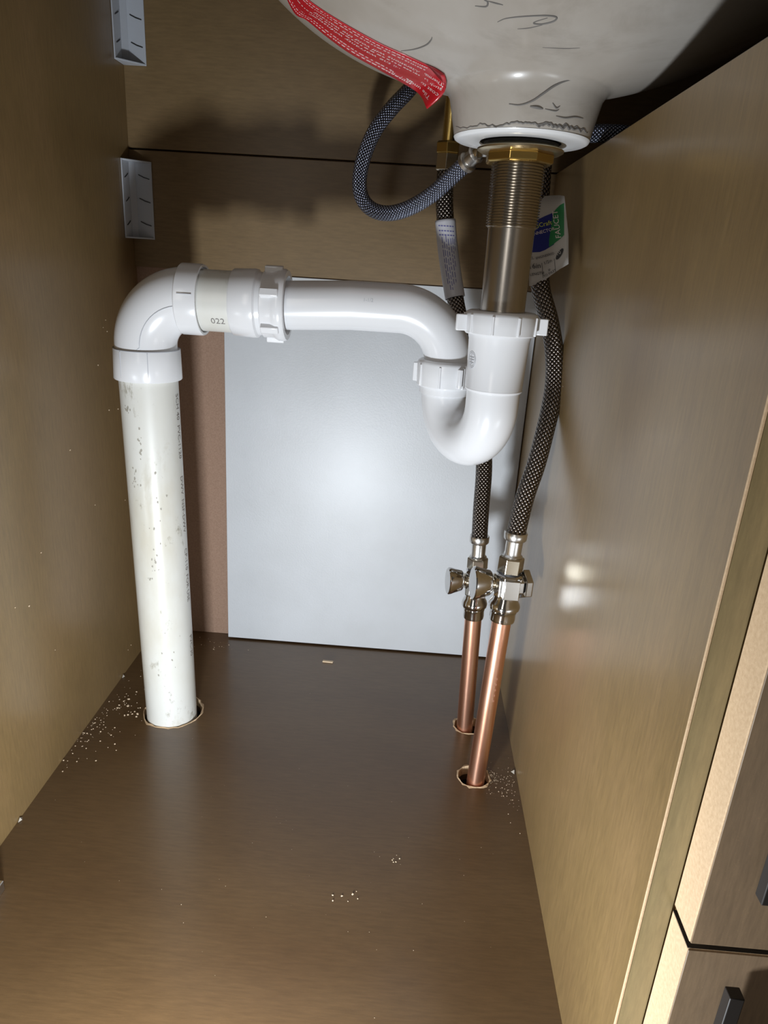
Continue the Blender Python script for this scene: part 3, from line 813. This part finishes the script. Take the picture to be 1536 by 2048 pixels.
# wrap on rear hose
wr = crom(rp, 12); seg = [p_ for p_ in wr if at(885, 590, p_.y).z-2 < p_.z < at(885, 437, p_.y).z]
wt = thing('hose_tag', 'grey film wrap with fine print around the rear supply hose', 'label', seg[0])
MB().tube(seg, [8.9]*len(seg), 32, cap=False).build('wrap_film', M['paper_grey'], wt, solid=0.2)
wl = MB()
def wrap_pt(s_, ang, r=9.15):
    x = min(max(s_, 0), 0.9999)*(len(seg)-1); i = int(x); c = seg[i].lerp(seg[i+1], x-i)
    return c+Vector((math.sin(ang)*r, -math.cos(ang)*r, 0))
for j, an in enumerate((-0.55, -0.35, -0.15, 0.05, 0.3, 0.5, 0.7, 0.9)):
    s0 = 0.12 if j % 3 else 0.2
    while s0 < 0.74:
        l_ = rnd.uniform(0.03, 0.09); q = [wrap_pt(s0, an), wrap_pt(s0+l_, an), wrap_pt(s0+l_, an+0.07), wrap_pt(s0, an+0.07)]
        wl.add(q, [(0, 1, 2, 3)]); s0 += l_+0.02
for zz in (0.80, 0.85, 0.91):
    for k in range(6):
        a0 = -0.8+k*0.28; wl.add([wrap_pt(zz, a0), wrap_pt(zz, a0+0.2), wrap_pt(zz+0.015, a0+0.2), wrap_pt(zz+0.015, a0)], [(0, 1, 2, 3)])
wl.build('fine_print', M['blue_ink'], wt, smooth=False)
# faucet shank above rear hose
t = thing('faucet_shank', 'brass faucet inlet shank and nut above the rear supply hose', 'faucet fitting', topA+Vector((0, 0, 12)))
MB().lathe(topA+Vector((0, 0, 11.5)), (0, 0, 1), [(0, 8.6), (0.5, 10.6), (8, 10.8), (9.5, 9.4), (10, 6)], 6, ref=(0.9, 0.4, 0)).build('shank_nut', M['brass'], t, bevel=0.4, smooth=False)
MB().lathe(topA+Vector((0, 0, 10)), (0, 0, 1), [(0, 5.6), (150, 5.6)], 28).build('shank', M['brass'], t)

# right supply hose
fp_ = [fF(zhF), at(1050, 995, -205), at(1072, 930, -194), at(1088, 870, -182), at(1101, 815, -170), at(1109, 760, -158), at(1108, 700, -150), at(1098, 640, -145), at(1082, 580, -141), at(1078, 520, -138), at(1076, 450, -134), at(1080, 390, -130), at(1084, 330, -126), at(1086, 270, -124)]
t, PF_ = hose('supply_hose', 'dark braided supply hose curving against the right wall, with a printed paper tag', fp_, 8.0, M['braid_dark'], 12)
ferrule(t, fF(znF)-dF*1.5, dF, (zhF-znF)+5, 9.0)

# paper tag: two flat leaves folded at the hose
tg = thing('paper_tag', 'blue, green and white printed paper tag folded around the right supply hose', 'tag', at(1100, 480, -150))
yA, yB, yC = -152.0, -156.0, -163.0      # hidden left edge, fold, free right edge
def tagp(px, py):
    if px < 1090: y = yA+(yB-yA)*(px-1056)/34.0
    else: y = yB+(yC-yB)*(px-1090)/47.0
    return at(px, py, y)
def tagpoly(rows, off=0.0):
    """rows: list of (x, ytop, ybottom) columns in the photo; returns a strip"""
    mb_ = MB(); vs_ = []
    for x, a, b in rows:
        for k in range(7):
            P = tagp(x, a+(b-a)*k/6); vs_.append(P+Vector((0, -off, 0)))
    mb_.add(vs_, [(i*7+k, (i+1)*7+k, (i+1)*7+k+1, i*7+k+1) for i in range(len(rows)-1) for k in range(6)])
    return mb_
tagpoly([(1058, 430, 572), (1064, 436, 572), (1082, 400, 561), (1090, 392, 560), (1103, 391, 550), (1120, 390.5, 538), (1129, 392, 533), (1137, 470, 528)][:], 0).build('tag_sheet', M['paper'], tg, solid=0.25)
tagpoly([(1060, 444, 505), (1080, 437, 504), (1090, 432, 500), (1100, 428, 494), (1108, 424, 489)], 0.3).build('blue_print', M['blue'], tg)
tagpoly([(1098, 480, 494), (1106, 426, 489), (1112, 418, 484), (1120, 410, 478), (1128, 406, 470)], 0.45).build('green_print', M['green'], tg)
def tagtext(mb_, s_, px, py, sz, ang, off=0.8):
    """write on the tag: size and slope in photo pixels, laid on the sheet"""
    vs_, fs_ = text2d(s_, sz); ca, sa = math.cos(ang), math.sin(ang)
    mb_.add([tagp(px+a*ca-b*sa, py-(a*sa+b*ca))+Vector((0, -off, 0)) for a, b in vs_], fs_)
y_ = MB(); tagtext(y_, 'ssCraft', 1069, 457, 12.5, 0.24); y_.build('tag_text', M['yellow_ink'], tg, smooth=False)
w_ = MB(); tagtext(w_, 'NNECTOR', 1068, 471, 9, 0.26); tagtext(w_, 'FAUCET', 1122, 476, 15.5, math.radians(98)); w_.build('tag_text', M['white_ink'], tg, smooth=False)
k_ = MB(); tagtext(k_, '16in', 1057, 538, 14.5, 0.10); tagtext(k_, 'LENGTH', 1060, 552, 7.5, 0.14); tagtext(k_, '1/2in', 1088, 530, 9, 0.40)
tagtext(k_, 'IP', 1097, 543, 6.5, 0.4); tagtext(k_, 'TO INLET', 1088, 555, 6.5, 0.5); tagtext(k_, 'ENGINEERED', 1072, 519, 6.5, 0.28); tagtext(k_, 'EL', 1060, 519, 8, 0.1)
for xx in (1083, 1108):
    k_.add([tagp(xx, 526-(xx-1083)*0.35)+Vector((0, -.7, 0)), tagp(xx+0.8, 526-(xx-1083)*0.35)+Vector((0, -.7, 0)), tagp(xx+3.4, 556-(xx-1083)*0.45)+Vector((0, -.7, 0)), tagp(xx+2.6, 556-(xx-1083)*0.45)+Vector((0, -.7, 0))], [(0, 1, 2, 3)])
vs_ = []
for i in range(20):
    a = 2*math.pi*i/20; x = math.cos(a)*7.2; y = math.sin(a)*12; vs_.append(tagp(1119+x*0.9+y*0.35, 508-y*0.9+x*-0.45)+Vector((0, -.7, 0)))
k_.add(vs_, [tuple(range(20))])
k_.build('tag_text', M['ink'], tg, smooth=False)
w_ = MB(); tagtext(w_, '10', 1113, 512, 11, 0.5, 1.0); w_.build('tag_text', M['paper'], tg, smooth=False)

# blue-grey faucet loop hose
lp = [at(838, 150, -48), at(818, 180, -56), at(785, 215, -66), at(752, 258, -74), at(729, 310, -80), at(719, 362, -84), at(726, 400, -88), at(750, 422, -92), at(785, 426, -100), at(825, 413, -112), at(868, 386, -128), at(905, 352, -144), at(934, 325, -156)]
t, PL_ = hose('faucet_hose', 'blue-grey braided hose looping down to the left from behind the sink', lp, 6.6, M['braid_blue'], 12)
dL = (lp[-1]-lp[-2]).normalized()
ferrule(t, lp[-1]+dL*13-dL*1.0, -dL, 14, 7.4)
tee = lp[-1]+dL*13
f_ = thing('hose_tee', 'chrome tee joining the faucet hoses behind the drain nut', 'pipe fitting', tee)
MB().tube([tee-dL*1, tee+dL*10], 5.6, 24).build('tee_inlet', M['chrome'], f_)
MB().tube([tee+dL*9+Vector((0, 0, -9)), tee+dL*9+Vector((0, 0, 9))], 6.5, 24).build('tee_body', M['chrome'], f_)
te2 = at(1160, 268, -150)
MB().tube([tee+dL*9, te2], 4.5, 20).build('tee_branch', M['chrome'], f_)
hp2 = [te2, at(1185, 267, -150), at(1215, 267, -150), at(1250, 269, -148), at(1330, 276, -135), at(1420, 270, -120)]
t, _ = hose('faucet_hose', 'short blue-grey braided hose passing over the right partition behind the sink boss', hp2, 6.6, M['braid_blue'], 12)

# ---------------------------------------------------------------- debris
def chips(spots, seed, z=0.0):
    r1 = random.Random(seed); mb_ = MB()
    for (cx_, cy_, sx, sy, n, s0, s1) in spots:
        for _ in range(n):
            x = r1.gauss(cx_, sx); y = r1.gauss(cy_, sy); s_ = r1.uniform(s0, s1)
            if x < 0.8 or x > W-0.8 or y > -8.5: continue
            if any(math.hypot(x-c[0], y-c[1]) < r+0.5 for c, r, n_ in HOLES): continue
            k = r1.randint(4, 6); h = s_*r1.uniform(0.3, 0.7)
            ring_ = [(x+math.cos(2*math.pi*i/k+s_)*s_*r1.uniform(0.5, 1), y+math.sin(2*math.pi*i/k+s_)*s_*r1.uniform(0.5, 1)) for i in range(k)]
            mb_.add([(a, b, 0.02) for a, b in ring_]+[(x+(a-x)*.6, y+(b-y)*.6, h) for a, b in ring_],
                    [tuple(range(k, 2*k))]+[(i, (i+1) % k, k+(i+1) % k, k+i) for i in range(k)])
    return mb_
o = chips([(20, -190, 16, 28, 60, 0.35, 1.2), (26, -165, 10, 14, 10, 1.2, 2.2), (8, -210, 5, 30, 60, 0.25, 1.0), (30, -120, 20, 40, 30, 0.3, 0.9), (80, -25, 18, 10, 22, 0.3, 0.9)], 3).build('sawdust', M['chip'], smooth=False)
tag(o, 'pale sawdust crumbs scattered around the foot of the white drain pipe', 'sawdust', kind='stuff')
o = chips([(FC0.x+22, -232, 8, 12, 60, 0.2, 0.7), (FC0.x+16, -222, 4, 5, 50, 0.2, 0.6), (FC0.x+32, -240, 4, 22, 40, 0.2, 0.7), (400, -170, 10, 30, 14, 0.2, 0.6)], 5).build('sawdust', M['chip'], smooth=False)
tag(o, 'fine sawdust between the front copper pipe and the right wall', 'sawdust', kind='stuff')
g1 = hit(790, 1720, 2, 0); g2 = hit(690, 1792, 2, 0)
o = chips([(g1.x, g1.y, 3, 2, 6, 0.4, 1.0), (g2.x, g2.y, 6, 4, 9, 0.4, 1.1), (230, -330, 90, 80, 70, 0.12, 0.35)], 8).build('sawdust', M['chip'], smooth=False)
tag(o, 'sparse specks of sawdust on the open cabinet floor in front', 'sawdust', kind='stuff')
c_ = hit(655, 1324, 2, 0)
o = MB().prism([(c_.x-6, c_.y-1.6, 0.1), (c_.x+6.5, c_.y-2.2, 0.1), (c_.x+7, c_.y+1.0, 0.1), (c_.x-5.5, c_.y+1.6, 0.1)], (0, 0, 1.6)).build('wood_chip', M['chip'], bevel=0.3)
tag(o, 'small pale wood chip lying on the floor in front of the white panel', 'wood chip')
# torn veneer bits on the floor edges
for i, (px, py) in enumerate([(35, 1640), (226, 1352), (1030, 1545)]):
    P = hit(px, py, 2, 0)
    if i < 2: P.x = 1.0
    else: P.x = W-2
    s_ = 3.0
    o = MB().add([P+Vector((0, -s_, 0.3)), P+Vector((2 if i < 2 else -3, 0, 0.6)), P+Vector((0.4, s_, 0.3)), P+Vector((0.2, 0, 3))], [(0, 1, 2), (0, 1, 3), (1, 2, 3), (0, 2, 3)]).build('veneer_scrap', M['scrap'], smooth=False)
    tag(o, ['torn pale scrap at the foot of the left wall near the front', 'torn pale scrap on the left wall beside the drain pipe foot', 'torn pale scrap at the foot of the right wall by the copper pipe'][i], 'scrap')
wsp = MB(); r2 = random.Random(4)
for px, py in [(211, 640), (230, 670), (240, 795), (218, 820), (236, 818), (214, 663), (58, 1212), (82, 1105), (206, 655), (140, 900), (30, 1215), (110, 1300), (250, 1000), (196, 730), (190, 1010), (262, 1290), (256, 1300)]:
    P = hit(px, py, 0, 0.0); s_ = r2.uniform(0.35, 0.9); k = 5
    ring_ = [P+Vector((0.05, math.cos(2*math.pi*i/k)*s_, math.sin(2*math.pi*i/k)*s_*r2.uniform(0.6, 1.2))) for i in range(k)]
    wsp.add(ring_+[q+Vector((0.4, 0, 0)) for q in ring_], [tuple(range(k, 2*k))]+[(i, (i+1) % k, k+(i+1) % k, k+i) for i in range(k)])
o = wsp.build('sawdust', M['chip'], smooth=False)
tag(o, 'pale dust specks clinging to the left cabinet wall', 'sawdust', kind='stuff')
# shiny clip at the very left
P = hit(2, 1800, 2, 0)
t = thing('metal_clip', 'small shiny two-pronged metal clip at the left edge of the picture', 'clip', P)
MB().box((P.x-16, P.y-3, 0.2), (P.x-2, P.y+9, 9)).build('clip_body', M['satin'], t, bevel=0.6)
for k in range(2):
    MB().tube([P+Vector((-1-5*k, -6, 1.5)), P+Vector((-1-5*k, -6, 16))], 1.1, 10).build('prong', M['chrome'], t)
MB().tube([P+Vector((-14, 3, 14)), P+Vector((0, 0, 19))], 1.6, 10).build('clip_arm', M['satin'], t)

for o in list(COL.objects):
    if '_loc' in o.keys(): del o['_loc']
